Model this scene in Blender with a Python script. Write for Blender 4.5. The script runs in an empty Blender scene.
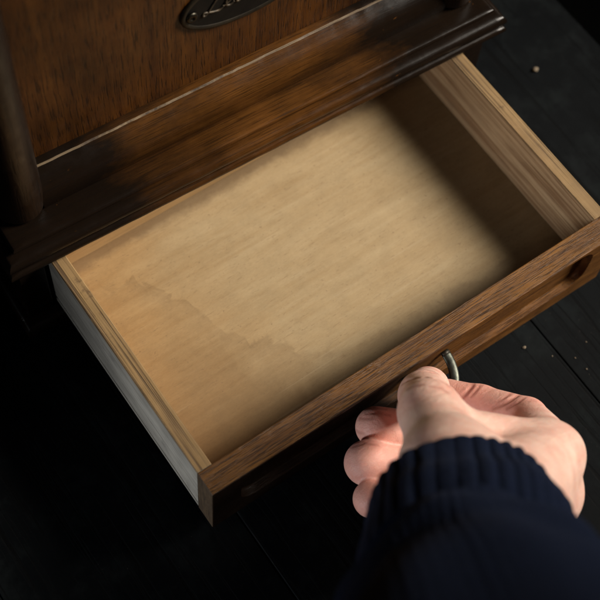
import bpy, bmesh, math, random
import numpy as np
from mathutils import Vector, Matrix, noise as mnoise
random.seed(7); np.random.seed(7)
SC = bpy.context.scene
C = SC.collection
S = 0.00082            # the scene is measured out in units of 0.82 mm
R = math.radians

# ------------------------------------------------------------------ camera
cam_d = bpy.data.cameras.new('camera'); cam = bpy.data.objects.new('camera', cam_d); C.objects.link(cam)
cam_d.sensor_width = 36; cam_d.lens = 1317.14 / 600 * 36
cam.location = (-99.248*S, -152.430*S, 627.298*S)
cam.rotation_euler = (0.4541, -0.0572, -0.6137)
cam_d.clip_start = 0.01; cam_d.clip_end = 50
cam_d.dof.use_dof = True; cam_d.dof.focus_distance = 0.528; cam_d.dof.aperture_fstop = 10.5
SC.camera = cam

# ------------------------------------------------------------------ world, lamps, exposure
w = bpy.data.worlds.new('World'); SC.world = w; w.use_nodes = True
w.node_tree.nodes['Background'].inputs[0].default_value = (0.55, 0.72, 1.0, 1)
w.node_tree.nodes['Background'].inputs[1].default_value = 0.0035

def area(name, loc, target, size, power, col, size_y=None, spread=180):
    d = bpy.data.lights.new(name, 'AREA'); d.size = size; d.energy = power; d.color = col
    if size_y: d.shape = 'RECTANGLE'; d.size_y = size_y
    d.spread = R(spread)
    o = bpy.data.objects.new(name, d); C.objects.link(o)
    o.location = Vector(loc); o.rotation_euler = (Vector(target)-Vector(loc)).to_track_quat('-Z', 'Y').to_euler()
    return o
KEY_T = Vector((0.148, 0.080, 0.03))
d = bpy.data.lights.new('window_light', 'SPOT'); d.energy = 152; d.color = (1.0, 0.92, 0.81)
d.shadow_soft_size = 0.24; d.spot_size = R(32); d.spot_blend = 1.0
o = bpy.data.objects.new('window_light', d); C.objects.link(o)
o.location = KEY_T + Vector((0.715, -0.345, 0.585)); o.rotation_euler = (KEY_T - o.location).to_track_quat('-Z', 'Y').to_euler()
d = bpy.data.lights.new('window_fill', 'SPOT'); d.energy = 15; d.color = (0.92, 0.96, 1.0)
d.shadow_soft_size = 0.05; d.spot_size = R(20); d.spot_blend = 1.0
o = bpy.data.objects.new('window_fill', d); C.objects.link(o)
o.location = (-0.80, -0.05, 0.182); o.rotation_euler = (Vector((0.10, -0.006, 0.03)) - o.location).to_track_quat('-Z', 'Y').to_euler()

SC.view_settings.view_transform = 'Standard'; SC.view_settings.look = 'None'
SC.view_settings.exposure = 0; SC.view_settings.gamma = 1
SC.cycles.use_denoising = True
SC.cycles.max_bounces = 8

# ------------------------------------------------------------------ helpers
def tag(o, label=None, cat=None, group=None, kind=None):
    if label: o['label'] = label
    if cat: o['category'] = cat
    if group: o['group'] = group
    if kind: o['kind'] = kind
    return o

def empty(name, loc=(0, 0, 0), rz=0):
    o = bpy.data.objects.new(name, None); C.objects.link(o)
    o.empty_display_size = 0.02
    o.location = Vector(loc)*S; o.rotation_euler = (0, 0, rz)
    return o

def link(name, bm, mats, parent=None, smooth=False, bevel=0, seg=2, angle=30):
    for v in bm.verts: v.co *= S
    bmesh.ops.recalc_face_normals(bm, faces=bm.faces)
    me = bpy.data.meshes.new(name); bm.to_mesh(me); bm.free()
    if not isinstance(mats, (list, tuple)): mats = [mats]
    for m in mats: me.materials.append(m)
    o = bpy.data.objects.new(name, me); C.objects.link(o); o.parent = parent
    if smooth:
        for p in me.polygons: p.use_smooth = True
    if bevel:
        b = o.modifiers.new('bevel', 'BEVEL'); b.width = bevel*S; b.segments = seg; b.limit_method = 'ANGLE'; b.angle_limit = R(angle)
        b.harden_normals = False
        for p in me.polygons: p.use_smooth = True
        wn = o.modifiers.new('wn', 'WEIGHTED_NORMAL'); wn.keep_sharp = True
    return o

def box(bm, x0, x1, y0, y1, z0, z1, mi=0):
    vs = [bm.verts.new(c) for c in ((x0,y0,z0),(x1,y0,z0),(x1,y1,z0),(x0,y1,z0),(x0,y0,z1),(x1,y0,z1),(x1,y1,z1),(x0,y1,z1))]
    for f in ((0,3,2,1),(4,5,6,7),(0,1,5,4),(1,2,6,5),(2,3,7,6),(3,0,4,7)):
        bm.faces.new([vs[i] for i in f]).material_index = mi
    return vs

def sweep(bm, rings, closed_profile=True, caps=True, closed_path=False, mi=0):
    vr = [[bm.verts.new(p) for p in r] for r in rings]
    n = len(rings[0]); m = len(vr)
    for i in range(m if closed_path else m-1):
        a, b = vr[i], vr[(i+1) % m]
        for j in range(n if closed_profile else n-1):
            k = (j+1) % n
            bm.faces.new((a[j], a[k], b[k], b[j])).material_index = mi
    if caps and not closed_path and closed_profile:
        bm.faces.new(vr[0][::-1]).material_index = mi; bm.faces.new(vr[-1]).material_index = mi
    return vr

def tube(bm, pts, r, n=12, caps=True, closed=False, flat=None):
    pts = [Vector(p) for p in pts]; rings = []; m = len(pts)
    up = Vector((0, 0, 1))
    for i, p in enumerate(pts):
        a = pts[(i-1) % m] if (closed or i > 0) else p
        b = pts[(i+1) % m] if (closed or i < m-1) else p
        t = (b-a).normalized(); s = t.cross(up)
        if s.length < 1e-4: s = t.cross(Vector((0, 1, 0)))
        s.normalize(); u = s.cross(t)
        rr = r[i] if isinstance(r, (list, tuple)) else r
        ra, rb = (rr, rr) if flat is None else (flat[0], flat[1])
        rings.append([p + s*math.cos(q)*ra + u*math.sin(q)*rb for q in [2*math.pi*k/n for k in range(n)]])
    sweep(bm, rings, caps=caps, closed_path=closed)

# ------------------------------------------------------------------ materials
class NT:
    def __init__(s, name):
        s.m = bpy.data.materials.new(name); s.m.use_nodes = True
        s.t = s.m.node_tree; s.bsdf = s.t.nodes['Principled BSDF']
    def n(s, typ, **kw):
        nd = s.t.nodes.new(typ)
        for k, v in kw.items():
            if k.startswith('i_'): nd.inputs[k[2:].replace('_', ' ')].default_value = v
            else: setattr(nd, k, v)
        return nd
    def l(s, a, b): s.t.links.new(a, b)
    def coord(s, scale, rot=(0, 0, 0), loc=(0, 0, 0)):
        tc = s.n('ShaderNodeTexCoord'); mp = s.n('ShaderNodeMapping')
        mp.inputs['Scale'].default_value = scale; mp.inputs['Rotation'].default_value = rot; mp.inputs['Location'].default_value = loc
        s.l(tc.outputs['Object'], mp.inputs['Vector']); return mp.outputs[0]
    def noise(s, vec, scale, detail=4, rough=0.55, dist=0.0):
        nd = s.n('ShaderNodeTexNoise'); nd.inputs['Scale'].default_value = scale; nd.inputs['Detail'].default_value = detail
        nd.inputs['Roughness'].default_value = rough; nd.inputs['Distortion'].default_value = dist
        s.l(vec, nd.inputs['Vector']); return nd.outputs['Fac']
    def ramp(s, fac, stops, interp='LINEAR'):
        r = s.n('ShaderNodeValToRGB'); r.color_ramp.interpolation = interp
        e = r.color_ramp.elements
        while len(e) < len(stops): e.new(0.5)
        for k, (p, c) in enumerate(stops):
            e[k].position = p; e[k].color = (c, c, c, 1) if isinstance(c, (int, float)) else (*c, 1)
        s.l(fac, r.inputs[0]); return r.outputs[0]
    def mix(s, fac, a, b, mode='MIX'):
        m = s.n('ShaderNodeMix', data_type='RGBA', blend_type=mode)
        for sock, v in ((m.inputs[0], fac), (m.inputs[6], a), (m.inputs[7], b)):
            if hasattr(v, 'is_linked'): s.l(v, sock)
            elif sock == m.inputs[0]: sock.default_value = v
            else: sock.default_value = (*v, 1)
        return m.outputs[2]
    def math(s, op, a, b=0.0, clamp=False):
        m = s.n('ShaderNodeMath', operation=op, use_clamp=clamp)
        for sock, v in zip(m.inputs, (a, b)):
            if hasattr(v, 'is_linked'): s.l(v, sock)
            else: sock.default_value = v
        return m.outputs[0]
    def bump(s, h, strength, dist=0.0005):
        b = s.n('ShaderNodeBump'); b.inputs['Strength'].default_value = strength; b.inputs['Distance'].default_value = dist
        s.l(h, b.inputs['Height']); s.l(b.outputs[0], s.bsdf.inputs['Normal'])
    def out(s, col=None, rough=None, **kw):
        for sock, v in (('Base Color', col), ('Roughness', rough)):
            if v is None: continue
            if hasattr(v, 'is_linked'): s.l(v, s.bsdf.inputs[sock])
            else: s.bsdf.inputs[sock].default_value = v if sock == 'Roughness' else (*v, 1)
        for k, v in kw.items(): s.bsdf.inputs[k.replace('_', ' ')].default_value = v
        return s.m

def axis_scale(axis, along, across):
    return tuple(along if i == axis else across for i in range(3))

def wood(name, light, dark, axis, ring=90, pore=0.6, porecol=None, rough=0.5, coat=0.0, bump=0.3, blotch=0.35, grime=None, porescale=900, pore_thr=0.42, stretch=0.05, ringmix=0.8, grime_thr=(0.5, 0.62), porestretch=0.06, spec=0.35, rvar=0.13, rng=(0.36, 0.62)):
    t = NT(name)
    v = t.coord(axis_scale(axis, stretch, 1.0))
    vp = t.coord(axis_scale(axis, porestretch, 1.0))
    iso = t.coord((1, 1, 1))
    g = t.noise(v, ring, 6, 0.6, 0.6)
    g2 = t.noise(v, ring*4.1, 5, 0.65)
    gs = t.math('ADD', t.math('MULTIPLY', g, 0.65), t.math('MULTIPLY', g2, 0.35))
    col = t.ramp(gs, [(rng[0], dark), (rng[1], light)])
    mid = tuple((a+b)/2 for a, b in zip(light, dark))
    col = t.mix(ringmix, mid, col)
    bl = t.ramp(t.noise(iso, 28, 5, 0.6), [(0.35, 1.0-blotch), (0.65, 1.0)])
    col = t.mix(1.0, col, bl, 'MULTIPLY')
    p = t.noise(vp, porescale, 3, 0.6)
    pm = t.ramp(p, [(pore_thr-0.06, 1.0), (pore_thr+0.04, 0.0)])
    pc = porecol or tuple(c*0.25 for c in dark)
    col = t.mix(t.math('MULTIPLY', pm, pore), col, pc)
    if grime:
        gm = t.ramp(t.noise(iso, 45, 7, 0.68), [(grime_thr[0], 0.0), (grime_thr[1], 1.0)])
        col = t.mix(gm, col, grime)
    rg = t.ramp(t.noise(iso, 160, 5, 0.6), [(0.3, max(0.05, rough-rvar)), (0.7, min(1, rough+rvar))])
    hgt = t.math('SUBTRACT', t.math('MULTIPLY', gs, 0.5), t.math('MULTIPLY', pm, 0.6))
    t.bump(hgt, bump, 0.0004)
    t.out(col, rg)
    t.bsdf.inputs['Coat Weight'].default_value = coat; t.bsdf.inputs['Coat Roughness'].default_value = 0.22
    t.bsdf.inputs['Specular IOR Level'].default_value = spec
    return t

M = {}
M['oak_front'] = wood('oak_front', (0.225, 0.102, 0.026), (0.085, 0.034, 0.010), 0, ring=260, pore=0.85, porecol=(0.022, 0.012, 0.008), rough=0.42, bump=0.55, porescale=3300, pore_thr=0.47, porestretch=0.028, blotch=0.35).m
def oak_face():
    t = wood('oak_face', (0.235, 0.102, 0.024), (0.09, 0.034, 0.009), 0, ring=210, pore=0.85, porecol=(0.018, 0.010, 0.006), rough=0.42, bump=0.5, porescale=3300, pore_thr=0.47, porestretch=0.028, blotch=0.35, spec=0.15)
    # shade painted into the colour: left half of the face blackened, fading rightwards
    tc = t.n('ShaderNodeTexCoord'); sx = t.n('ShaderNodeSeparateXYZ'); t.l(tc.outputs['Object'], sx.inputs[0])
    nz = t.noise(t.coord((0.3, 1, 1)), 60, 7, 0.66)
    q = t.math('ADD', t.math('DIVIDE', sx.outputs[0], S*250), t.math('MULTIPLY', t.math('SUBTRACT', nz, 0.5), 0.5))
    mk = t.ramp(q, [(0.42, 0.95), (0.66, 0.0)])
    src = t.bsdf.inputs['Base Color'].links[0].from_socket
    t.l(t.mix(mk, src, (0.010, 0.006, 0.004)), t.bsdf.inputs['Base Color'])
    return t.m
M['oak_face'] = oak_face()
M['oak_panel'] = wood('oak_panel', (0.118, 0.043, 0.008), (0.036, 0.011, 0.003), 2, ring=150, pore=0.75, porecol=(0.006, 0.003, 0.0015), rough=0.45, coat=0.04, spec=0.25, bump=0.35, porescale=1500, pore_thr=0.44, blotch=0.5, stretch=0.03).m

def varnish(name, axis):
    t = wood(name, (0.115, 0.046, 0.010), (0.038, 0.0135, 0.0035), axis, ring=130, pore=0.6, porestretch=0.025, porecol=(0.010, 0.005, 0.002), rough=0.25, coat=0.0, spec=0.15, bump=0.10, rvar=0.05, porescale=2600, pore_thr=0.45, blotch=0.5, stretch=0.04)
    # old black varnish left near both ends of the case, rubbed through to brown oak in the middle
    tc = t.n('ShaderNodeTexCoord'); sx = t.n('ShaderNodeSeparateXYZ'); t.l(tc.outputs['Object'], sx.inputs[0])
    x = t.math('DIVIDE', sx.outputs[0], S*297)
    e = t.math('ABSOLUTE', t.math('SUBTRACT', x, 0.5))
    nz = t.noise(t.coord((0.35, 1, 1)), 70, 7, 0.66)
    s = t.math('ADD', e, t.math('MULTIPLY', t.math('SUBTRACT', nz, 0.5), 0.40))
    mk = t.ramp(s, [(0.08, 0.0), (0.28, 0.96)])
    src = t.bsdf.inputs['Base Color'].links[0].from_socket
    chips = t.ramp(t.noise(t.coord((0.5, 1, 1), loc=(3, 1, 2)), 420, 4, 0.6), [(0.70, 0.0), (0.735, 1.0)])
    mk2 = t.math('MULTIPLY', mk, t.math('SUBTRACT', 1.0, t.math('MULTIPLY', chips, 0.8)))
    t.l(t.mix(mk2, src, (0.0052, 0.0036, 0.0026)), t.bsdf.inputs['Base Color'])
    return t.m
M['varnish'] = varnish('varnished_oak', 0)
M['varnish_dark'] = wood('dark_varnish', (0.022, 0.011, 0.005), (0.008, 0.0045, 0.003), 2, ring=110, pore=0.5, rough=0.36, coat=0.04, spec=0.25, bump=0.25).m
M['worn_edge'] = wood('worn_edge', (0.22, 0.155, 0.085), (0.07, 0.042, 0.02), 0, ring=260, pore=0.7, porecol=(0.05, 0.03, 0.015), rough=0.6, bump=0.5, grime=(0.035, 0.02, 0.01), grime_thr=(0.50, 0.60), porescale=700).m
M['pine'] = wood('pine', (0.54, 0.365, 0.20), (0.24, 0.125, 0.055), 1, rng=(0.43, 0.56), ring=330, pore=0.25, porecol=(0.16, 0.09, 0.045), rough=0.6, bump=0.25, blotch=0.2, stretch=0.025).m
M['pine_back'] = wood('pine_back', (0.46, 0.30, 0.14), (0.36, 0.22, 0.095), 0, ring=120, pore=0.2, rough=0.6, bump=0.2, blotch=0.15).m
M['end_oak'] = wood('end_oak', (0.105, 0.066, 0.033), (0.05, 0.03, 0.016), 2, ring=300, pore=0.7, porecol=(0.03, 0.018, 0.01), rough=0.7, bump=0.4, stretch=0.3).m

def rim():
    t = wood('drawer_rim', (0.33, 0.215, 0.095), (0.22, 0.13, 0.055), 1, ring=190, pore=0.85, porecol=(0.06, 0.035, 0.018), rough=0.6, bump=0.6, porescale=560, pore_thr=0.43, blotch=0.3, stretch=0.03, porestretch=0.012, grime=(0.07, 0.04, 0.02), grime_thr=(0.60, 0.70))
    return t.m
M['rim'] = rim()

def grey_side():
    t = wood('weathered_side', (0.48, 0.445, 0.385), (0.27, 0.245, 0.205), 1, ring=120, pore=0.4, porecol=(0.09, 0.085, 0.08), rough=0.75, bump=0.3, blotch=0.35, grime=(0.12, 0.11, 0.10), grime_thr=(0.62, 0.78))
    return t.m
M['grey_side'] = grey_side()

def ply():
    t = NT('plywood_floor')
    vx = t.coord((0.06, 1, 1)); iso = t.coord((1, 1, 1)); vx2 = t.coord((0.22, 1, 1), rot=(0, 0, R(4)))
    g = t.noise(vx, 420, 6, 0.62, 0.3)
    fig = t.noise(vx2, 70, 7, 0.68, 1.2)
    col = t.ramp(t.math('ADD', t.math('MULTIPLY', g, 0.5), t.math('MULTIPLY', fig, 0.5)), [(0.30, (0.290, 0.194, 0.090)), (0.70, (0.385, 0.288, 0.160))])
    # yellowed towards the left side where the board was never covered
    tc = t.n('ShaderNodeTexCoord'); sx = t.n('ShaderNodeSeparateXYZ'); t.l(tc.outputs['Object'], sx.inputs[0])
    X = t.math('DIVIDE', sx.outputs[0], S); Y = t.math('DIVIDE', sx.outputs[1], S)
    big = t.noise(iso, 22, 4, 0.5)
    warm = t.ramp(t.math('ADD', t.math('MULTIPLY', X, 0.006), t.math('MULTIPLY', big, 0.5)), [(0.28, 1.0), (0.75, 0.0)])
    col = t.mix(t.math('MULTIPLY', warm, 0.75), col, t.mix(1.0, col, (0.98, 0.76, 0.48), 'MULTIPLY'))
    # water stain: a tide line that runs along the front and climbs, jagged, in the left corner
    jag = t.math('SUBTRACT', t.noise(t.coord((1.0, 0.55, 1)), 110, 3, 0.5, 1.0), 0.5)
    sm = t.math('SUBTRACT', t.noise(t.coord((1.0, 1.0, 1), loc=(.3, .1, 0)), 40, 5, 0.55), 0.5)
    cur = t.ramp(t.math('DIVIDE', X, 250.0), [(0.0, 0.95), (0.15, 0.88), (0.21, 0.70), (0.25, 0.50), (0.31, 0.40), (0.36, 0.295), (0.44, 0.25), (0.75, 0.245), (1.0, 0.20)])
    amp = t.ramp(t.math('DIVIDE', X, 250.0), [(0.2, 1.0), (0.45, 0.12)])
    lev = t.math('SUBTRACT', t.math('MULTIPLY', cur, 150.0), Y)
    lev = t.math('ADD', lev, t.math('MULTIPLY', t.math('MULTIPLY', jag, amp), 60.0))
    lev = t.math('ADD', lev, t.math('MULTIPLY', sm, 26.0))
    lev = t.math('DIVIDE', lev, 60.0)
    inside = t.ramp(lev, [(0.0, 0.0), (0.10, 0.12), (0.70, 1.0)])
    edge = t.ramp(lev, [(0.0, 0.0), (0.06, 0.75), (0.16, 0.4), (0.50, 0.0)])
    lev2 = t.math('ADD', t.math('SUBTRACT', lev, 0.17), t.math('MULTIPLY', sm, 0.35))
    edge2 = t.ramp(lev2, [(0.0, 0.0), (0.012, 0.55), (0.05, 0.2), (0.25, 0.0)])
    edge = t.math('MAXIMUM', edge, edge2)
    frontness = t.ramp(t.math('DIVIDE', Y, 150.0), [(0.1, 1.0), (0.7, 0.12)])  # real stain deepened towards the front, partly as shade put into the colour
    col = t.mix(t.math('MULTIPLY', inside, t.math('MULTIPLY', frontness, 0.9)), col, t.mix(1.0, col, (0.50, 0.41, 0.30), 'MULTIPLY'))
    brk = t.ramp(t.noise(iso, 60, 5, 0.65), [(0.35, 0.1), (0.62, 1.0)])
    col = t.mix(t.math('MULTIPLY', t.math('MULTIPLY', edge, brk), 0.50), col, (0.115, 0.062, 0.024))
    blot = t.ramp(t.noise(iso, 95, 8, 0.7), [(0.42, 1.0), (0.66, 0.86)])
    col = t.mix(0.8, col, blot, 'MULTIPLY')
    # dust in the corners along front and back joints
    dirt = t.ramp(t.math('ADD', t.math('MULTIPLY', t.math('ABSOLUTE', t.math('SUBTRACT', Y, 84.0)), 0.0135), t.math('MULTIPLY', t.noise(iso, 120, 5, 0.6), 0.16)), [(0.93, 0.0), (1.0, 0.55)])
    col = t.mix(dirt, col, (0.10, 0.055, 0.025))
    fib = t.noise(t.coord((0.22, 1, 1)), 3200, 3, 0.65)
    col = t.mix(1.0, col, t.ramp(fib, [(0.32, 0.90), (0.62, 1.03)]), 'MULTIPLY')
    dash = t.ramp(t.noise(t.coord((0.10, 1, 1), loc=(.1, .4, 0)), 2100, 3, 0.6), [(0.62, 0.0), (0.68, 0.42)])
    col = t.mix(dash, col, (0.15, 0.088, 0.04))
    specks = t.ramp(t.noise(iso, 800, 2, 0.5), [(0.70, 0.0), (0.74, 0.5)])
    col = t.mix(specks, col, (0.14, 0.08, 0.04))
    vs = t.coord((0.02, 1, 1), rot=(0, 0, R(-24)))
    scr = t.ramp(t.noise(vs, 520, 2, 0.5), [(0.71, 0.0), (0.75, 0.22)])
    col = t.mix(scr, col, (0.40, 0.31, 0.19))
    t.bump(g, 0.12, 0.0003)
    return t.out(col, 0.62)
M['ply'] = ply()

def black_boards():
    t = NT('black_boards')
    v = t.coord((1, 0.03, 1)); v2 = t.coord((1, 0.02, 1), loc=(0.2, 0, 0)); iso = t.coord((1, 1, 1))
    g = t.noise(v, 330, 6, 0.62, 0.2); g2 = t.noise(v2, 90, 4, 0.6)
    groove = t.ramp(g, [(0.36, 0.0), (0.46, 1.0)])
    wear = t.ramp(t.noise(iso, 60, 8, 0.7), [(0.42, 0.0), (0.7, 1.0)])
    col = t.ramp(t.math('MULTIPLY', wear, g2), [(0.12, (0.0012, 0.0019, 0.0025)), (0.42, (0.0048, 0.0064, 0.0070))])
    col = t.mix(groove, (0.0008, 0.0010, 0.0012), col)
    dust = t.ramp(t.noise(iso, 1500, 2, 0.5), [(0.73, 0.0), (0.77, 0.6)])
    dm = t.math('MULTIPLY', dust, t.ramp(t.noise(iso, 30, 3, 0.5), [(0.5, 0.0), (0.6, 1.0)]))
    col = t.mix(dm, col, (0.10, 0.09, 0.075))
    t.bump(t.math('ADD', t.math('MULTIPLY', groove, 0.7), t.math('MULTIPLY', wear, 0.25)), 0.42, 0.0005)
    rg = t.ramp(wear, [(0.0, 0.62), (1.0, 0.8)])
    return t.out(col, rg, Specular_IOR_Level=0.08)
M['boards'] = black_boards()

def plain(name, col, rough=0.5, metal=0.0, bump=None, var=None, **kw):
    t = NT(name); c = col
    if var:
        n = t.noise(t.coord((1, 1, 1)), var[0], 5, 0.65)
        c = t.ramp(n, [(0.35, col), (0.65, var[1])])
    if bump: t.bump(t.noise(t.coord((1, 1, 1)), bump[0], 4), bump[1], 0.0003)
    t.out(c, rough); t.bsdf.inputs['Metallic'].default_value = metal
    for k, v in kw.items(): t.bsdf.inputs[k.replace('_', ' ')].default_value = v
    return t.m
M['ring'] = plain('tarnished_nickel', (0.035, 0.038, 0.032), 0.45, 1.0, (600, 0.25), (220, (0.085, 0.088, 0.072)))
M['brass'] = plain('blackened_brass', (0.016, 0.013, 0.009), 0.5, 0.6, (500, 0.3), (150, (0.035, 0.028, 0.018)))
M['enamel'] = plain('black_enamel', (0.002, 0.002, 0.002), 0.6, 0.0, (700, 0.2), (200, (0.006, 0.005, 0.004)), Specular_IOR_Level=0.2)
M['letter'] = plain('worn_gilt', (0.085, 0.062, 0.038), 0.55, 0.3, None, (500, (0.03, 0.023, 0.015)))
M['screw'] = plain('screw_metal', (0.05, 0.045, 0.035), 0.4, 1.0, (500, 0.3))
M['crumb'] = plain('crumb', (0.13, 0.10, 0.065), 0.9, 0.0, (900, 0.6), (900, (0.28, 0.22, 0.15)))
M['ground'] = plain('dark_ground', (0.0015, 0.0015, 0.0015), 1.0, Specular_IOR_Level=0.0)
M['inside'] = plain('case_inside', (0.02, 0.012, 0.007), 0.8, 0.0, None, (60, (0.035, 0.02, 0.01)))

def knit():
    t = NT('navy_knit')
    n = t.noise(t.coord((1, 1, 1)), 520, 5, 0.75)
    col = t.ramp(n, [(0.3, (0.0014, 0.004, 0.0125)), (0.7, (0.0055, 0.0095, 0.029))])
    t.bump(n, 0.8, 0.0016)
    t.out(col, 0.95)
    t.bsdf.inputs['Sheen Weight'].default_value = 0.06; t.bsdf.inputs['Sheen Roughness'].default_value = 0.5
    t.bsdf.inputs['Sheen Tint'].default_value = (0.4, 0.55, 1, 1)
    t.bsdf.inputs['Specular IOR Level'].default_value = 0.1
    return t.m
M['knit'] = knit()

def skin():
    t = NT('skin'); iso = t.coord((1, 1, 1))
    at = t.n('ShaderNodeVertexColor', layer_name='flush'); sep = t.n('ShaderNodeSeparateColor'); t.l(at.outputs[0], sep.inputs[0])
    n = t.noise(iso, 140, 6, 0.65)
    base = t.ramp(n, [(0.32, (0.72, 0.45, 0.36)), (0.68, (0.80, 0.55, 0.45))])
    red = t.ramp(n, [(0.32, (0.66, 0.29, 0.23)), (0.68, (0.74, 0.385, 0.31))])
    col = t.mix(sep.outputs[0], base, red)
    mot = t.ramp(t.noise(iso, 75, 5, 0.6), [(0.42, 0.0), (0.68, 0.55)])
    col = t.mix(mot, col, (0.62, 0.27, 0.21))
    col = t.mix(t.math('MULTIPLY', sep.outputs[2], 0.7), col, (0.74, 0.43, 0.36))
    col = t.mix(t.math('MULTIPLY', sep.outputs[1], 0.5), col, (0.40, 0.14, 0.10))
    vor = t.n('ShaderNodeTexVoronoi', feature='DISTANCE_TO_EDGE'); vor.inputs['Scale'].default_value = 1050
    wv = t.n('ShaderNodeMix', data_type='VECTOR'); wv.inputs[0].default_value = 0.0012
    nn = t.n('ShaderNodeTexNoise'); nn.inputs['Scale'].default_value = 300; t.l(iso, nn.inputs['Vector'])
    t.l(iso, wv.inputs[4]); t.l(nn.outputs['Color'], wv.inputs[5]); t.l(wv.outputs[1], vor.inputs['Vector'])
    cell = t.ramp(vor.outputs['Distance'], [(0.0, 0.0), (0.14, 1.0)])
    h = t.math('ADD', t.math('MULTIPLY', cell, 0.10), t.math('MULTIPLY', t.noise(iso, 420, 6, 0.7), 0.9))
    h = t.math('ADD', h, t.math('MULTIPLY', t.noise(t.coord((1, 2.6, 1.2), rot=(R(20), R(30), R(-35))), 190, 4, 0.6), 1.1))
    t.bump(h, 0.5, 0.0006)
    t.out(col, t.math('SUBTRACT', t.ramp(n, [(0.3, 0.42), (0.7, 0.56)]), t.math('MULTIPLY', sep.outputs[2], 0.22)))
    b = t.bsdf.inputs
    b['Subsurface Weight'].default_value = 0.35; b['Subsurface Radius'].default_value = (1.0, 0.35, 0.2); b['Subsurface Scale'].default_value = 0.0022
    b['Specular IOR Level'].default_value = 0.4
    return t.m
M['skin'] = skin()
M['nail'] = plain('nail', (0.60, 0.36, 0.30), 0.3, 0.0, None, (200, (0.66, 0.43, 0.36)))

# ------------------------------------------------------------------ black boards the chest stands on
bm = bmesh.new()
ZT = -12.0
edges = [-520, -420, -318, -212, -101, 16, 208, 362]
for k in range(len(edges)-1):
    box(bm, edges[k]+0.3, edges[k+1]-0.3, -420, 760, ZT-22, ZT + (0.5 if k == 5 else 0.0))
tag(link('floor', bm, M['boards'], bevel=0.7), kind='structure')
bm = bmesh.new()
vs = [bm.verts.new(c) for c in ((-3000,-3000,ZT-80),(3000,-3000,ZT-80),(3000,3000,ZT-80),(-3000,3000,ZT-80))]; bm.faces.new(vs)
tag(link('ground', bm, M['ground']), kind='structure')

# ------------------------------------------------------------------ the chest
TH = -0.0437; OX, OY = -22.0, 140.5
cab = empty('wooden_chest', (OX, OY, 0), TH)
tag(cab, 'old dark varnished oak chest with oval nameplate and moulded ledge above the open drawer', 'chest')
XR = 297.0; D = 215.0; ZC = 300.0
# moulding, mitred round the front and both sides
prof = [(40,54.8),(3.4,54.8),(1.4,55.2),(0.4,56.2),(0.0,57.6),(0.4,59.0),(1.5,59.9),(3.2,60.2),(6.4,60.2),(6.5,61.0),(3.4,61.1),(1.8,61.6),(0.9,62.9),(0.6,64.4),(0.9,65.9),(1.8,67.2),(3.2,68.1),(5.4,68.5),(9.2,68.6),(9.3,69.6),(6.9,69.8),(6.2,70.6),(6.5,71.5),(7.4,72.1),(9,72.3),(13,72.2),(20,72.0),(40,72.0)]
bm = bmesh.new()
def ringat(fx, fy): return [(fx(q), fy(q), z) for q, z in prof]
NS = 60
rings = [ringat(lambda q: q, lambda q: D), ringat(lambda q: q, lambda q: q)]
for k in range(1, NS):
    s = k/NS; r = []
    for q, z in prof:
        x = q + (XR-2*q)*s
        a = 0.16 if q < 12 else 0.0
        d = a*(mnoise.noise(Vector((x*0.09, z*0.3, 3.1))))
        r.append((x, q+d, z + 0.5*d))
    rings.append(r)
rings += [ringat(lambda q: XR-q, lambda q: q), ringat(lambda q: XR-q, lambda q: D)]
sweep(bm, rings, caps=True)
for f in bm.faces: f.smooth = True
o = link('moulding', bm, M['varnish'], cab, smooth=True)
es = o.modifiers.new('es', 'EDGE_SPLIT'); es.split_angle = R(40)
# sloped cove between the ledge and the panel
bm = bmesh.new()
cv = [(20.0,72.2),(19.9,74.5),(20.2,77.4),(21.2,80.4),(23.0,83.2),(25.4,85.6),(28.2,87.5),(31.6,89.2),(32.5,89.9),(36.4,90.2),(36.4,72.2)]
NB = 90; rings = []
for k in range(NB+1):
    x = 30.0 + (267.0-30.0)*k/NB
    j = 0.3*mnoise.noise(Vector((x*0.13, 0.4, 9.0)))+0.25*mnoise.noise(Vector((x*0.5, 0.4, 2.0)))
    rings.append([(x, y - (j if 7 <= i <= 8 else 0), z + (j*0.5 if 7 <= i <= 8 else 0)) for i, (y, z) in enumerate(cv)])
vr = sweep(bm, rings)
bm.faces.ensure_lookup_table()
n = len(cv)
for k in range(NB):
    for j in (7,): bm.faces[k*n+j].material_index = 1
o = link('cove', bm, [M['varnish'], M['worn_edge']], cab, smooth=True)
es = o.modifiers.new('es', 'EDGE_SPLIT'); es.split_angle = R(50)
# panel
bm = bmesh.new(); box(bm, 33.8, 263.2, 36.6, 44, 72.2, ZC-3)
link('front_panel', bm, M['oak_panel'], cab)
# corner columns, half round with a rounded foot, on corner posts
for cx in (20.5, XR-20.5):
    bm = bmesh.new(); rr = 12.6; rings = []
    for z, q in ((72.3,0.86),(72.9,0.93),(74.2,0.98),(76,1.0),(120,1.0),(200,1.0),(ZC-3,1.0)):
        rings.append([(cx+rr*q*math.cos(a), 28.4-rr*q*math.sin(a), z) for a in [math.pi*k/20 for k in range(21)]])
    sweep(bm, rings)
    o = link('column', bm, M['varnish_dark'], cab, smooth=True); es = o.modifiers.new('es', 'EDGE_SPLIT'); es.split_angle = R(50)
    bm = bmesh.new(); xo = 8 if cx < 100 else XR-33.4
    box(bm, xo, xo+25.4, 28.6, 44, 72.3, ZC-3); link('corner_post', bm, M['varnish_dark'], cab, bevel=0.8)
for x0, x1 in ((10, 17), (XR-17, XR-10)):
    bm = bmesh.new(); box(bm, x0, x1, 44.2, D-6, 72.3, ZC-3); link('side_panel', bm, M['oak_panel'], cab)
bm = bmesh.new(); box(bm, 17.2, XR-17.2, D-14, D-6.2, 72.3, ZC-3); link('back_panel', bm, M['varnish_dark'], cab)
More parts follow.
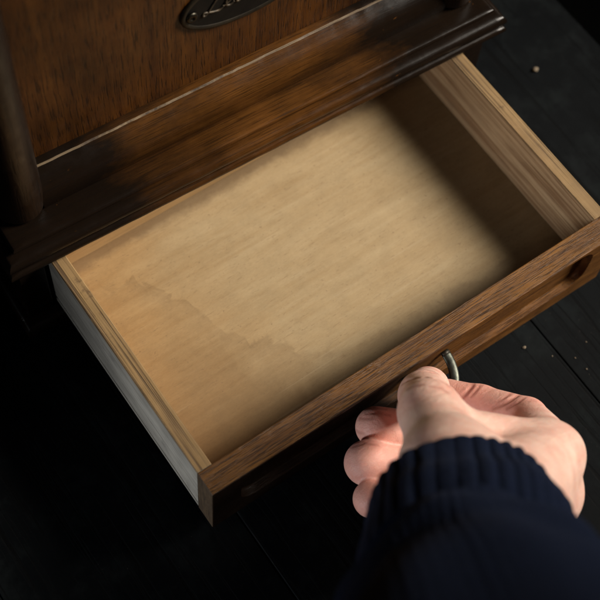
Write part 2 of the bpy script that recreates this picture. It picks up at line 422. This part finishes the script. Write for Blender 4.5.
bm = bmesh.new(); box(bm, -1, XR+1, 5, D, ZC-2.8, ZC+12); link('top', bm, M['varnish'], cab, bevel=3, seg=4)
# drawer case under the moulding
for x0, x1 in ((5, 19.5), (XR-20, XR-7)):
    bm = bmesh.new(); box(bm, x0, x1, 7, D-2, -2.0, 54.6); link('case_side', bm, M['varnish'], cab, bevel=0.8)
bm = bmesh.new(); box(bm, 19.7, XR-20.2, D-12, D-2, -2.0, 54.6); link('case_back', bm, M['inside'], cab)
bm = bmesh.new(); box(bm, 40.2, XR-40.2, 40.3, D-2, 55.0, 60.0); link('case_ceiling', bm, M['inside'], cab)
# plinth with a rounded top edge
pp = [(40,ZT+0.6),(1.0,ZT+0.6),(0.6,ZT+1.5),(0.6,ZT+5.5),(1.2,ZT+7.5),(2.6,ZT+9.0),(4.5,ZT+9.8),(40,ZT+9.8)]
bm = bmesh.new()
sweep(bm, [[(q, D, z) for q, z in pp], [(q, q, z) for q, z in pp], [(XR-q, q, z) for q, z in pp], [(XR-q, D, z) for q, z in pp]])
o = link('plinth', bm, M['varnish_dark'], cab, smooth=True); es = o.modifiers.new('es', 'EDGE_SPLIT'); es.split_angle = R(50)
# oval nameplate
PX, PZ, PA, PB, PY = 153.5, 142.0, 37.0, 18.5, 36.6
def oval(a, b, y, n=72): return [(PX+a*math.cos(2*math.pi*k/n), y, PZ+b*math.sin(2*math.pi*k/n)) for k in range(n)]
bm = bmesh.new()
sweep(bm, [oval(PA, PB, PY-0.05), oval(PA, PB, PY-1.0), oval(PA-0.7, PB-0.7, PY-1.6), oval(PA-2.2, PB-2.2, PY-1.7), oval(PA-2.9, PB-2.9, PY-1.1)], caps=False)
pl = link('nameplate', bm, M['brass'], cab, smooth=True)
bm = bmesh.new(); vs = [bm.verts.new(c) for c in oval(PA-2.8, PB-2.8, PY-1.12)]; bm.faces.new(vs)
link('plate_face', bm, M['enamel'], pl)
for sx in (-1, 1):
    bm = bmesh.new(); rings = []
    cxs = PX + sx*(PA-5.6)
    for rr, yy in ((3.1, PY-1.15), (3.1, PY-1.9), (2.4, PY-2.5), (1.3, PY-2.6), (1.1, PY-1.9)):
        rings.append([(cxs+rr*math.cos(2*math.pi*k/24), yy, PZ-0.3+rr*math.sin(2*math.pi*k/24)) for k in range(24)])
    sweep(bm, rings); link('screw', bm, M['screw'], pl, smooth=True)
# cursive lettering, strokes of raised gilt
def stroke(bm, pts, r=0.55):
    P = [Vector(p) for p in pts]; out = []
    for i in range(len(P)-1):
        p0 = P[max(i-1, 0)]; p1 = P[i]; p2 = P[i+1]; p3 = P[min(i+2, len(P)-1)]
        for k in range(6):
            t = k/6
            out.append(0.5*((2*p1)+(p2-p0)*t+(2*p0-5*p1+4*p2-p3)*t*t+(3*p1-p0-3*p2+p3)*t**3))
    out.append(P[-1])
    tube(bm, [(q.x, PY-1.3, q.y) for q in out], r, 6)
G = {'L': ([(5.5,10),(7.5,11.5),(7,9),(4,4),(1.8,0.6),(0.3,0.8),(1.2,2),(4,0.8),(7,0),(9,1.5)], 8.6),
     'e': ([(0,1.2),(2.2,2.4),(3.4,4),(2.4,5),(1.2,3.2),(1.5,0.8),(3,0.2),(4.6,1.4)], 4.6),
     'a': ([(4.2,4.4),(2.5,4.9),(0.9,3),(1,0.7),(2.4,0.4),(4,3),(4.4,4.6),(3.8,1.4),(4.6,0.2),(6,1.4)], 6.0),
     'd': ([(4.2,4.4),(2.5,4.9),(0.9,3),(1,0.7),(2.4,0.4),(4.2,4),(6.4,11),(4.2,2.4),(4.6,0.2),(6,1.4)], 6.0),
     'r': ([(0,1.2),(1.6,5),(1.9,4.2),(3.6,4.6),(3,2),(3.4,0.3),(4.8,1.4)], 4.8)}
bm = bmesh.new(); x = PX-26.0
for ch in 'Leader':
    pts, adv = G[ch]
    stroke(bm, [(x+px*1.32, PZ-4.2+py*1.2) for px, py in pts], 0.62); x += adv*1.32
link('lettering', bm, M['letter'], pl, smooth=True)

# ------------------------------------------------------------------ the drawer
W, H, TF, TS = 249.4, 51.2, 13.0, 8.1
dr = empty('drawer')
tag(dr, 'shallow oak-fronted drawer pulled out of the chest, empty and water stained inside', 'drawer')
# front board with a routed recess
bm = bmesh.new()
def rrect(x0, x1, z0, z1, r, y, n=8):
    out = []
    for cx, cz, a0 in ((x1-r, z1-r, 0), (x0+r, z1-r, 90), (x0+r, z0+r, 180), (x1-r, z0+r, 270)):
        for k in range(n+1):
            a = R(a0+90*k/n); out.append((cx+r*math.cos(a), y, cz+r*math.sin(a)))
    return out
inn = rrect(16.5, W-16.5, 13, 48.6, 11, 0.0); N = len(inn); per = N//4
outer = []
for k, (x, y, z) in enumerate(inn):           # matching points on the outer rectangle
    q = k//per; t = (k % per)/(per-1)
    cx, cz, nx, nz = ((W, H, 1, 0), (0, H, 0, 1), (0, 0, -1, 0), (W, 0, 0, -1))[q]
    if q == 0: outer.append((W, 0, z) if t < .5 else ((W, 0, H) if t == .5 else (x, 0, H)))
    elif q == 1: outer.append((x, 0, H) if t < .5 else ((0, 0, H) if t == .5 else (0, 0, z)))
    elif q == 2: outer.append((0, 0, z) if t < .5 else ((0, 0, 0) if t == .5 else (x, 0, 0)))
    else: outer.append((x, 0, 0) if t < .5 else ((W, 0, 0) if t == .5 else (W, 0, z)))
back = [(x, TF, z) for x, y, z in outer]
deep1 = [(x, 3.6, z) for x, y, z in inn]
cxm, czm = W/2, 30.8
deep2 = [(x + (0.9 if x < cxm else -0.9), 4.6, z + (0.9 if z < czm else -0.9)) for x, y, z in inn]
vr = sweep(bm, [back, outer, inn, deep1, deep2], caps=True)
bmesh.ops.remove_doubles(bm, verts=bm.verts, dist=0.001)
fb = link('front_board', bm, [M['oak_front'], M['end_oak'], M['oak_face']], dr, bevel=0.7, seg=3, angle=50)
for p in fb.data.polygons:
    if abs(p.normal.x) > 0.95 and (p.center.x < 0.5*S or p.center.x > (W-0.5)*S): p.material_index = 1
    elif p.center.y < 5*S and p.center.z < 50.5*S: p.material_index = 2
# side boards with rough plywood-like top edge
def side(name, x0, x1, outm, inm):
    bm = bmesh.new(); n = 70; rings = []
    for k in range(n+1):
        y = TF + 0.05 + (160-TF)*k/n
        wob = 0.28*mnoise.noise(Vector((y*0.11, x0, 1.0))) + 0.14*mnoise.noise(Vector((y*0.6, x0, 4.0)))
        rings.append([(x0,y,7.6),(x0+1.3,y,7.4),(x0+1.3,y,4.9),(x0,y,4.7),(x0,y,1.4),(x1,y,1.4),(x1,y,H-0.5),(x1-0.5-abs(wob)*.6,y,H-0.05+wob*.4),(x0+0.5+abs(wob)*.6,y,H-0.05-wob*.4),(x0,y,H-0.5)])
    sweep(bm, rings); n2 = len(rings[0])
    bm.faces.ensure_lookup_table()
    for k in range(n):
        for j in range(n2):
            bm.faces[k*n2+j].material_index = 1 if j in (6, 7, 8) else (2 if j == 5 else 0)
    return link(name, bm, [outm, M['rim'], inm] if x0 < 100 else [inm, M['rim'], outm], dr)
side('side_board', 0.15, TS, M['grey_side'], M['pine'])
r_ = side('side_board', W-TS, W-0.15, M['pine'], M['pine'])
for p in r_.data.polygons:
    if p.material_index != 1: p.material_index = 0
bm = bmesh.new(); box(bm, TS+0.1, W-TS-0.1, 156.0, 164.0, 4.0, H-2.0); link('back_board', bm, M['pine_back'], dr, bevel=0.5)
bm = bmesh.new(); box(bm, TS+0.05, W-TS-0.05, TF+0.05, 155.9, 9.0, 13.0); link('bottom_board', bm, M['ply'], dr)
# ring pull: two hinge lugs and a half ring
rp = bpy.data.objects.new('ring_pull', None); C.objects.link(rp); rp.parent = dr; rp.empty_display_size = 0.01
bm = bmesh.new(); RX, RZ = 129.5, 26.5
pts = [(RX+12.5*math.cos(a), 3.2-18.0*math.sin(a), RZ-4.0*math.sin(a)) for a in [math.pi*k/40 for k in range(41)]]
tube(bm, pts, 1, 14, flat=(2.5, 1.1))
link('half_ring', bm, M['ring'], rp, smooth=True)
for sx in (-1, 1):
    bm = bmesh.new(); tube(bm, [(RX+sx*12.5-2.0, 3.2, RZ), (RX+sx*12.5+2.0, 3.2, RZ)], 1.35, 14); link('hinge_lug', bm, M['brass'], rp, smooth=True)

# ------------------------------------------------------------------ crumbs on the boards
def crumb(x, y, r, label, seed):
    bm = bmesh.new(); bmesh.ops.create_icosphere(bm, subdivisions=2, radius=r)
    for v in bm.verts:
        v.co *= 0.62*(1 + 0.8*mnoise.noise(v.co/r*1.1 + Vector((seed*3.7, 1, 2))))
        v.co.z *= 0.6
    bm.verts.ensure_lookup_table()
    zm = min(v.co.z for v in bm.verts)
    for v in bm.verts: v.co.z -= zm
    o = link('crumb', bm, M['crumb'], None, smooth=True)
    o.location = Vector((x, y, ZT+0.5 if 16 < x < 208 else ZT))*S
    tag(o, label, 'crumb', 'crumbs on the black boards')
crumb(316.4, 129.3, 2.4, 'large pale crumb lying alone on the black boards behind the drawer', 1)
crumb(194.6, -8.1, 1.3, 'yellowish crumb close in front of the drawer front, nearest it', 2)
crumb(225.1, -24.2, 0.6, 'small grey crumb farthest right in front of the drawer', 3)
crumb(213.9, -28.1, 0.7, 'round pale crumb next to the small yellow one right of the hand', 4)
crumb(214.9, -36.5, 0.7, 'small yellow crumb nearest the edge of the frame right of the hand', 5)
crumb(204.0, -20.5, 0.6, 'tiny white crumb between the yellowish crumb and the round pale crumb', 6)

# ------------------------------------------------------------------ the person: hand and sleeve
J = {'wrist': [57.9, -88.4, 140.0], 'wrist2': [43.5, -102.3, 160.0], 'tC': [73.3, -64.2, 124.0], 'tM': [90.8, -33.4, 97.0], 'tI': [106.3, -17.4, 61.0], 'tT': [118.0, -10.2, 40.0], 'web1': [89.5, -47.1, 100.0], 'web2': [121.8, -67.4, 84.0], 'iM': [128.1, -75.9, 82.0], 'iP': [146.0, -50.1, 44.0], 'iD': [138.7, -28.4, 28.0], 'iT': [130.8, -14.6, 21.0], 'mM': [122.8, -86.6, 66.0], 'mP': [137.0, -45.4, 18.0], 'mD': [105.9, -18.4, 17.0], 'mT': [89.5, -8.8, 26.0], 'rM': [114.4, -90.8, 58.0], 'rP': [113.8, -52.3, 12.0], 'rD': [87.6, -30.8, 18.0], 'rT': [74.3, -21.6, 28.0], 'pM': [100.6, -92.6, 58.0], 'pP': [93.3, -65.0, 18.0], 'pD': [75.1, -47.7, 24.0], 'pT': [65.1, -37.7, 30.0], 'palm': [81.0, -68.0, 80.0]}
J = {k: np.array(v, float) for k, v in J.items()}
RAD = {'wrist': 27, 'wrist2': 27, 'tC': 18, 'tM': 13.2, 'tI': 12, 'tT': 10.6, 'web1': 13, 'web2': 12, 'iM': 14.5, 'iP': 10.6, 'iD': 9.3, 'iT': 8.6, 'mM': 14.5, 'mP': 11.5, 'mD': 10.2, 'mT': 10.2, 'rM': 14, 'rP': 11.5, 'rD': 11.2, 'rT': 11.2, 'pM': 13, 'pP': 10, 'pD': 9.5, 'pT': 9.2, 'palm': 22}
def smin(a, b, k):
    h = np.clip(0.5+0.5*(b-a)/k, 0, 1)
    return b*(1-h)+a*h - k*h*(1-h)
lo = np.array([20., -150., -11.0]); hi = np.array([175., 10., 190.]); H_ = 0.8
nx, ny, nz = [int(v) for v in np.ceil((hi-lo)/H_)+1]
gx, gy, gz = np.meshgrid(lo[0]+H_*np.arange(nx), lo[1]+H_*np.arange(ny), lo[2]+H_*np.arange(nz), indexing='ij')
PT = np.stack([gx, gy, gz], -1).astype(np.float32); del gx, gy, gz
def cone(a, b, ra, rb, P=None):
    P = PT if P is None else P
    a = np.asarray(a, np.float32); b = np.asarray(b, np.float32)
    ab = b-a; L = float(ab@ab)
    t = np.clip(((P-a)@ab)/L, 0, 1)
    d = P-a-t[..., None]*ab
    return np.sqrt((d*d).sum(-1)) - (ra+(rb-ra)*t)
def seg(k1, k2, P=None, s1=1.0, s2=1.0): return cone(J[k1], J[k2], RAD[k1]*s1, RAD[k2]*s2, P)
def field(P=None):
    F = seg('wrist', 'tC', P); 
    for a, b, k in PALM: F = smin(F, seg(a, b, P), k)
    for ch in FINGERS:
        G_ = None
        for a, b in zip(ch[:-1], ch[1:]):
            s = seg(a, b, P); G_ = s if G_ is None else smin(G_, s, 3.0)
        F = smin(F, G_, 1.6)
    return F
PALM = [('tC', 'tM', 8), ('tM', 'tI', 5), ('wrist2', 'wrist', 6), ('wrist', 'iM', 10), ('wrist', 'mM', 10), ('wrist', 'rM', 10), ('wrist', 'pM', 10), ('web1', 'web2', 7), ('palm', 'tC', 10), ('iM', 'iP', 5), ('mM', 'mP', 6), ('rM', 'rP', 6), ('pM', 'pP', 6), ('tC', 'palm', 8)]
NAIL = [112.65, -9.66, 68.41]
FINGERS = [('tI', 'tT'), ('iP', 'iD', 'iT'), ('mP', 'mD', 'mT'), ('rP', 'rD', 'rT'), ('pP', 'pD', 'pT')]
GROOVES = [([99.17, -8.43, 67.14], [99.48, -8.56, 68.19], 0.53, 0.8), ([99.48, -8.56, 68.19], [99.82, -8.67, 69.16], 0.59, 0.8), ([99.82, -8.67, 69.16], [100.24, -8.73, 69.92], 0.65, 0.8), ([100.24, -8.73, 69.92], [99.68, -10.39, 75.01], 0.71, 0.8), ([99.68, -10.39, 75.01], [99.61, -11.69, 78.69], 0.77, 0.8), ([99.61, -11.69, 78.69], [99.94, -12.7, 81.26], 0.83, 0.8), ([99.94, -12.7, 81.26], [100.29, -14.39, 84.94], 0.9, 0.8), ([100.29, -14.39, 84.94], [101.3, -15.62, 86.82], 0.95, 0.8), ([101.3, -15.62, 86.82], [102.95, -16.39, 86.94], 0.95, 0.8), ([102.95, -16.39, 86.94], [103.22, -18.53, 89.86], 0.95, 0.8), ([103.22, -18.53, 89.86], [104.21, -20.17, 90.86], 0.95, 0.8), ([104.21, -20.17, 90.86], [106.24, -21.15, 89.12], 0.9, 0.8), ([101.73, -25.55, 102.48], [101.65, -27.11, 104.21], 0.77, 0.8), ([101.65, -27.11, 104.21], [102.22, -28.25, 104.24], 0.71, 0.8), ([102.22, -28.25, 104.24], [102.07, -29.81, 105.34], 0.65, 0.8), ([102.07, -29.81, 105.34], [102.25, -31.16, 105.56], 0.59, 0.8), ([102.25, -31.16, 105.56], [102.63, -32.39, 105.26], 0.53, 0.8), ([87.19, -20.6, 102.69], [88.09, -21.38, 104.58], 0.38, 0.7), ([88.09, -21.38, 104.58], [89.25, -21.99, 105.75], 0.45, 0.7), ([89.25, -21.99, 105.75], [90.16, -22.9, 106.94], 0.45, 0.7), ([90.16, -22.9, 106.94], [91.2, -23.72, 107.74], 0.38, 0.7), ([91.2, -23.72, 107.74], [92.34, -24.47, 108.28], 0.3, 0.7), ([104.82, -6.8, 67.53], [106.04, -7.64, 69.18], 0.37, 0.7), ([106.04, -7.64, 69.18], [107.66, -8.2, 69.73], 0.43, 0.7), ([107.66, -8.2, 69.73], [108.67, -9.58, 71.32], 0.49, 0.7), ([108.67, -9.58, 71.32], [110.09, -10.66, 71.78], 0.5, 0.7), ([110.09, -10.66, 71.78], [112.05, -11.39, 70.83], 0.49, 0.7), ([112.05, -11.39, 70.83], [113.25, -12.64, 70.72], 0.43, 0.7), ([113.25, -12.64, 70.72], [114.97, -13.56, 69.27], 0.37, 0.7), ([93.48, -26.84, 109.85], [94.43, -28.08, 110.32], 0.27, 0.7), ([94.43, -28.08, 110.32], [95.48, -29.24, 110.51], 0.34, 0.7), ([95.48, -29.24, 110.51], [96.64, -30.34, 110.4], 0.4, 0.7), ([96.64, -30.34, 110.4], [96.85, -31.6, 110.81], 0.4, 0.7), ([96.85, -31.6, 110.81], [97.09, -32.83, 111.11], 0.34, 0.7), ([97.09, -32.83, 111.11], [97.36, -34.05, 111.36], 0.27, 0.7), ([140.56, -19.16, 32.75], [139.29, -19.67, 33.79], 0.62, 0.8), ([139.29, -19.67, 33.79], [138.22, -20.07, 34.34], 0.74, 0.8), ([138.22, -20.07, 34.34], [137.24, -20.42, 34.65], 0.86, 0.8), ([137.24, -20.42, 34.65], [136.09, -20.77, 34.79], 0.98, 0.8), ([136.09, -20.77, 34.79], [135.02, -21.08, 34.75], 1.0, 0.8), ([135.02, -21.08, 34.75], [134.0, -21.36, 34.55], 0.98, 0.8), ([134.0, -21.36, 34.55], [133.03, -21.62, 34.24], 0.86, 0.8), ([133.03, -21.62, 34.24], [132.1, -21.85, 33.83], 0.74, 0.8), ([132.1, -21.85, 33.83], [131.22, -22.06, 33.3], 0.62, 0.8), ([142.25, -21.98, 34.89], [140.72, -22.54, 35.95], 0.34, 0.7), ([140.72, -22.54, 35.95], [139.41, -22.98, 36.48], 0.42, 0.7), ([139.41, -22.98, 36.48], [138.21, -23.35, 36.74], 0.5, 0.7), ([138.21, -23.35, 36.74], [136.86, -23.73, 36.77], 0.5, 0.7), ([136.86, -23.73, 36.77], [135.6, -24.05, 36.58], 0.42, 0.7), ([135.6, -24.05, 36.58], [134.41, -24.34, 36.23], 0.34, 0.7), ([149.44, -38.9, 46.81], [147.16, -39.15, 48.36], 0.62, 0.8), ([147.16, -39.15, 48.36], [145.38, -39.18, 48.75], 0.74, 0.8), ([145.38, -39.18, 48.75], [143.8, -39.11, 48.7], 0.86, 0.8), ([143.8, -39.11, 48.7], [142.47, -38.85, 48.29], 0.98, 0.8), ([142.47, -38.85, 48.29], [141.2, -38.55, 47.72], 1.0, 0.8), ([141.2, -38.55, 47.72], [140.0, -38.22, 47.01], 0.98, 0.8), ([140.0, -38.22, 47.01], [138.76, -37.76, 46.05], 0.86, 0.8), ([138.76, -37.76, 46.05], [137.57, -37.27, 44.95], 0.74, 0.8), ([137.57, -37.27, 44.95], [136.43, -36.75, 43.73], 0.62, 0.8), ([148.75, -42.67, 51.75], [146.58, -42.94, 52.8], 0.34, 0.7), ([146.58, -42.94, 52.8], [144.68, -43.1, 53.25], 0.42, 0.7), ([144.68, -43.1, 53.25], [143.0, -43.17, 53.19], 0.5, 0.7), ([143.0, -43.17, 53.19], [141.91, -42.65, 51.93], 0.5, 0.7), ([141.91, -42.65, 51.93], [140.87, -42.11, 50.53], 0.42, 0.7), ([140.87, -42.11, 50.53], [139.81, -41.58, 49.18], 0.34, 0.7), ([148.51, -35.63, 43.9], [146.15, -35.93, 45.64], 0.3, 0.7), ([146.15, -35.93, 45.64], [144.33, -35.97, 46.11], 0.38, 0.7), ([144.33, -35.97, 46.11], [142.72, -35.91, 46.1], 0.45, 0.7), ([142.72, -35.91, 46.1], [141.48, -35.76, 45.79], 0.45, 0.7), ([141.48, -35.76, 45.79], [140.29, -35.57, 45.33], 0.38, 0.7), ([140.29, -35.57, 45.33], [139.17, -35.35, 44.73], 0.3, 0.7), ([90.91, 0.05, 30.91], [92.2, -0.8, 31.75], 0.55, 0.7), ([92.2, -0.8, 31.75], [93.41, -2.72, 33.22], 0.55, 0.7), ([93.41, -2.72, 33.22], [95.08, -4.28, 33.27], 0.46, 0.7), ([95.08, -4.28, 33.27], [97.09, -5.58, 32.29], 0.37, 0.7), ([87.0, -2.58, 33.7], [88.37, -3.54, 34.68], 0.34, 0.7), ([88.37, -3.54, 34.68], [89.89, -4.39, 35.2], 0.42, 0.7), ([89.89, -4.39, 35.2], [91.53, -5.13, 35.32], 0.5, 0.7), ([91.53, -5.13, 35.32], [92.95, -6.74, 35.39], 0.5, 0.7), ([92.95, -6.74, 35.39], [94.56, -8.2, 34.86], 0.42, 0.7), ([94.56, -8.2, 34.86], [96.31, -9.55, 33.91], 0.34, 0.7), ([84.07, -2.03, 31.39], [85.0, -3.67, 33.59], 0.32, 0.7), ([85.0, -3.67, 33.59], [86.19, -5.09, 34.92], 0.4, 0.7), ([86.19, -5.09, 34.92], [87.55, -6.36, 35.72], 0.32, 0.7), ([71.42, -12.38, 33.71], [72.91, -13.32, 35.43], 0.27, 0.7), ([72.91, -13.32, 35.43], [74.64, -14.05, 36.29], 0.34, 0.7), ([74.64, -14.05, 36.29], [76.57, -14.62, 36.49], 0.4, 0.7), ([76.57, -14.62, 36.49], [78.02, -16.29, 37.15], 0.4, 0.7), ([78.02, -16.29, 37.15], [79.7, -17.79, 37.07], 0.34, 0.7), ([79.7, -17.79, 37.07], [81.64, -19.09, 36.1], 0.27, 0.7), ([80.02, -5.03, 26.63], [79.85, -6.6, 28.54], 0.4, 0.7), ([79.85, -6.6, 28.54], [80.08, -7.72, 29.8], 0.4, 0.7), ([80.08, -7.72, 29.8], [80.42, -8.75, 30.68], 0.34, 0.7), ([80.42, -8.75, 30.68], [80.83, -9.72, 31.31], 0.27, 0.7)]
F = field()
for a, b, ra, k in GROOVES:                           # skin creases: thin arcs pressed into the surface
    a = np.array(a); b = np.array(b)
    i0 = np.maximum(((np.minimum(a, b)-4-lo)/H_).astype(int), 0); i1 = ((np.maximum(a, b)+4-lo)/H_).astype(int)+1
    sl_ = tuple(slice(p, q) for p, q in zip(i0, i1))
    g = cone(a, b, ra, ra, PT[sl_])
    F[sl_] = -smin(-F[sl_], g, k)
def surface_nets(F, lo, h):
    ins = F < 0
    n0, n1, n2 = F.shape
    acc = np.zeros((n0-1, n1-1, n2-1, 3), np.float32); cnt = np.zeros((n0-1, n1-1, n2-1), np.float32)
    corners = [(i, j, k) for i in (0, 1) for j in (0, 1) for k in (0, 1)]
    def sub(A, c): return A[c[0]:n0-1+c[0], c[1]:n1-1+c[1], c[2]:n2-1+c[2]]
    for c in corners:
        for ax in range(3):
            if c[ax] == 1: continue
            d = list(c); d[ax] = 1
            fa, fb_ = sub(F, c), sub(F, d); m = (fa < 0) != (fb_ < 0)
            t = np.where(m, fa/np.where(m, fa-fb_, 1), 0)
            for q in range(3):
                acc[..., q] += np.where(m, c[q] + (t if q == ax else 0), 0)
            cnt += m
    act = cnt > 0
    idx = -np.ones(act.shape, int); idx[act] = np.arange(act.sum())
    ijk = np.argwhere(act)
    V = lo + h*(ijk + acc[act]/cnt[act][:, None])
    Q = []
    for ax in range(3):
        a = [slice(0, n0), slice(0, n1), slice(0, n2)]; b = list(a)
        a[ax] = slice(0, F.shape[ax]-1); b[ax] = slice(1, F.shape[ax])
        m = ins[tuple(a)] != ins[tuple(b)]; sg = ins[tuple(a)]
        e = np.argwhere(m); s = sg[m]
        o1, o2 = [(1, 2), (2, 0), (0, 1)][ax]
        ok = (e[:, o1] > 0) & (e[:, o2] > 0) & (e[:, o1] < F.shape[o1]-1) & (e[:, o2] < F.shape[o2]-1)
        e = e[ok]; s = s[ok]
        def cell(d1, d2):
            c = e.copy(); c[:, o1] += d1; c[:, o2] += d2; return idx[c[:, 0], c[:, 1], c[:, 2]]
        q = np.stack([cell(-1, -1), cell(0, -1), cell(0, 0), cell(-1, 0)], 1)
        q[~s] = q[~s][:, ::-1]
        Q.append(q)
    return V, np.concatenate(Q)
V, Q = surface_nets(F, lo, H_)
del F, PT
# relax a little, so no voxel steps remain
E_ = np.concatenate([Q[:, [0, 1]], Q[:, [1, 2]], Q[:, [2, 3]], Q[:, [3, 0]]])
for it in range(2):
    A = np.zeros_like(V); n_ = np.zeros(len(V))
    np.add.at(A, E_[:, 0], V[E_[:, 1]]); np.add.at(A, E_[:, 1], V[E_[:, 0]])
    np.add.at(n_, E_[:, 0], 1); np.add.at(n_, E_[:, 1], 1)
    V = V*0.5 + 0.5*A/n_[:, None]
me = bpy.data.meshes.new('hand'); me.from_pydata((V*S).tolist(), [], Q.tolist()); me.validate(); me.update()
me.materials.append(M['skin'])
for p in me.polygons: p.use_smooth = True
fl = np.zeros(len(V)); cr = np.zeros(len(V))
for k, rr in [('tT', 16), ('iP', 24), ('iD', 24), ('mT', 24), ('rT', 26), ('pT', 24), ('mD', 20), ('rD', 20)]:
    d = np.linalg.norm(V-J[k], axis=1); fl = np.maximum(fl, np.clip(1.25-d/rr, 0, 1)) if True else fl
for a, b, ra, k in GROOVES:
    cr = np.maximum(cr, np.clip(1-(cone(a, b, ra, ra, V.astype(np.float32)))/1.1, 0, 1))
ca = me.color_attributes.new('flush', 'FLOAT_COLOR', 'POINT')
buf = np.zeros((len(V), 4), np.float32); buf[:, 0] = fl; buf[:, 1] = cr; buf[:, 2] = np.clip(2.2-np.linalg.norm((V-np.array(NAIL))/np.array([1.0, 1.0, 0.8]), axis=1)/4.6, 0, 1)*(1-cr); buf[:, 3] = 1
ca.data.foreach_set('color', buf.ravel())
per_ = empty('person')
tag(per_, 'person in a navy ribbed sweater sleeve pinching the drawer ring pull', 'person')
hand = bpy.data.objects.new('hand', me); C.objects.link(hand); hand.parent = per_

# sleeve: ribbed cuff plus the looser knit behind it
def frame(t):
    t = t.normalized(); s = t.cross(Vector((0, 0, 1))).normalized(); return s, s.cross(t)
def sleeve(name, path, radii, ribs, amp, parent, inner=None, fold=0.0, nth=240, seed=0):
    bm = bmesh.new(); rings = []
    P = [Vector(p) for p in path]
    s, u = frame(P[-1]-P[0])
    for i, (p, (ra, rb)) in enumerate(zip(P, radii)):
        r = []
        for k in range(nth):
            a = 2*math.pi*k/nth
            rib = amp*(1+0.6*math.sin(a*5+seed))*(abs(math.cos(a*ribs/2+0.9*math.sin(a*3)))**0.7 - 0.5) if ribs else 0
            f = fold*mnoise.noise(Vector((math.cos(a)*1.6, math.sin(a)*1.6, i*0.16+seed))) if fold else 0
            r.append(p + s*math.cos(a)*(ra+rib+f) + u*math.sin(a)*(rb+rib+f))
        rings.append(r)
    sweep(bm, rings, caps=False)
    return link(name, bm, M['knit'], parent, smooth=True)
def lerp_path(keys, n):
    out = []
    for i in range(n+1):
        t = i/n*(len(keys)-1); j = min(int(t), len(keys)-2); f = t-j
        out.append([a+(b-a)*f for a, b in zip(keys[j], keys[j+1])])
    return out
CUFF = [[62.3, -83.8, 132.0, 36, 36], [59.4, -87.6, 136.0, 39, 39], [48.2, -99.8, 152.0, 41, 41], [23.1, -126.3, 182.0, 39, 39]]
BODY = [[38.3, -114.1, 166.0, 35, 35], [36.3, -115.9, 168.0, 42, 42], [33.6, -119.1, 171.0, 47, 46], [27.5, -126.8, 180.0, 50, 48], [19.3, -136.5, 194.0, 53, 51], [9.2, -152.8, 217.0, 60, 58], [-12.1, -182.9, 262.0, 67, 65], [-37.6, -212.2, 322.0, 73, 71]]
kb = lerp_path(BODY, 40)
sl = sleeve('sweater_sleeve', [k[:3] for k in kb], [k[3:5] for k in kb], 90, 0.5, per_, fold=7.0, seed=2)
kc = lerp_path(CUFF, 30)
sleeve('cuff', [k[:3] for k in kc], [k[3:5] for k in kc], 38, 1.25, sl, fold=2.6, seed=5, nth=480)
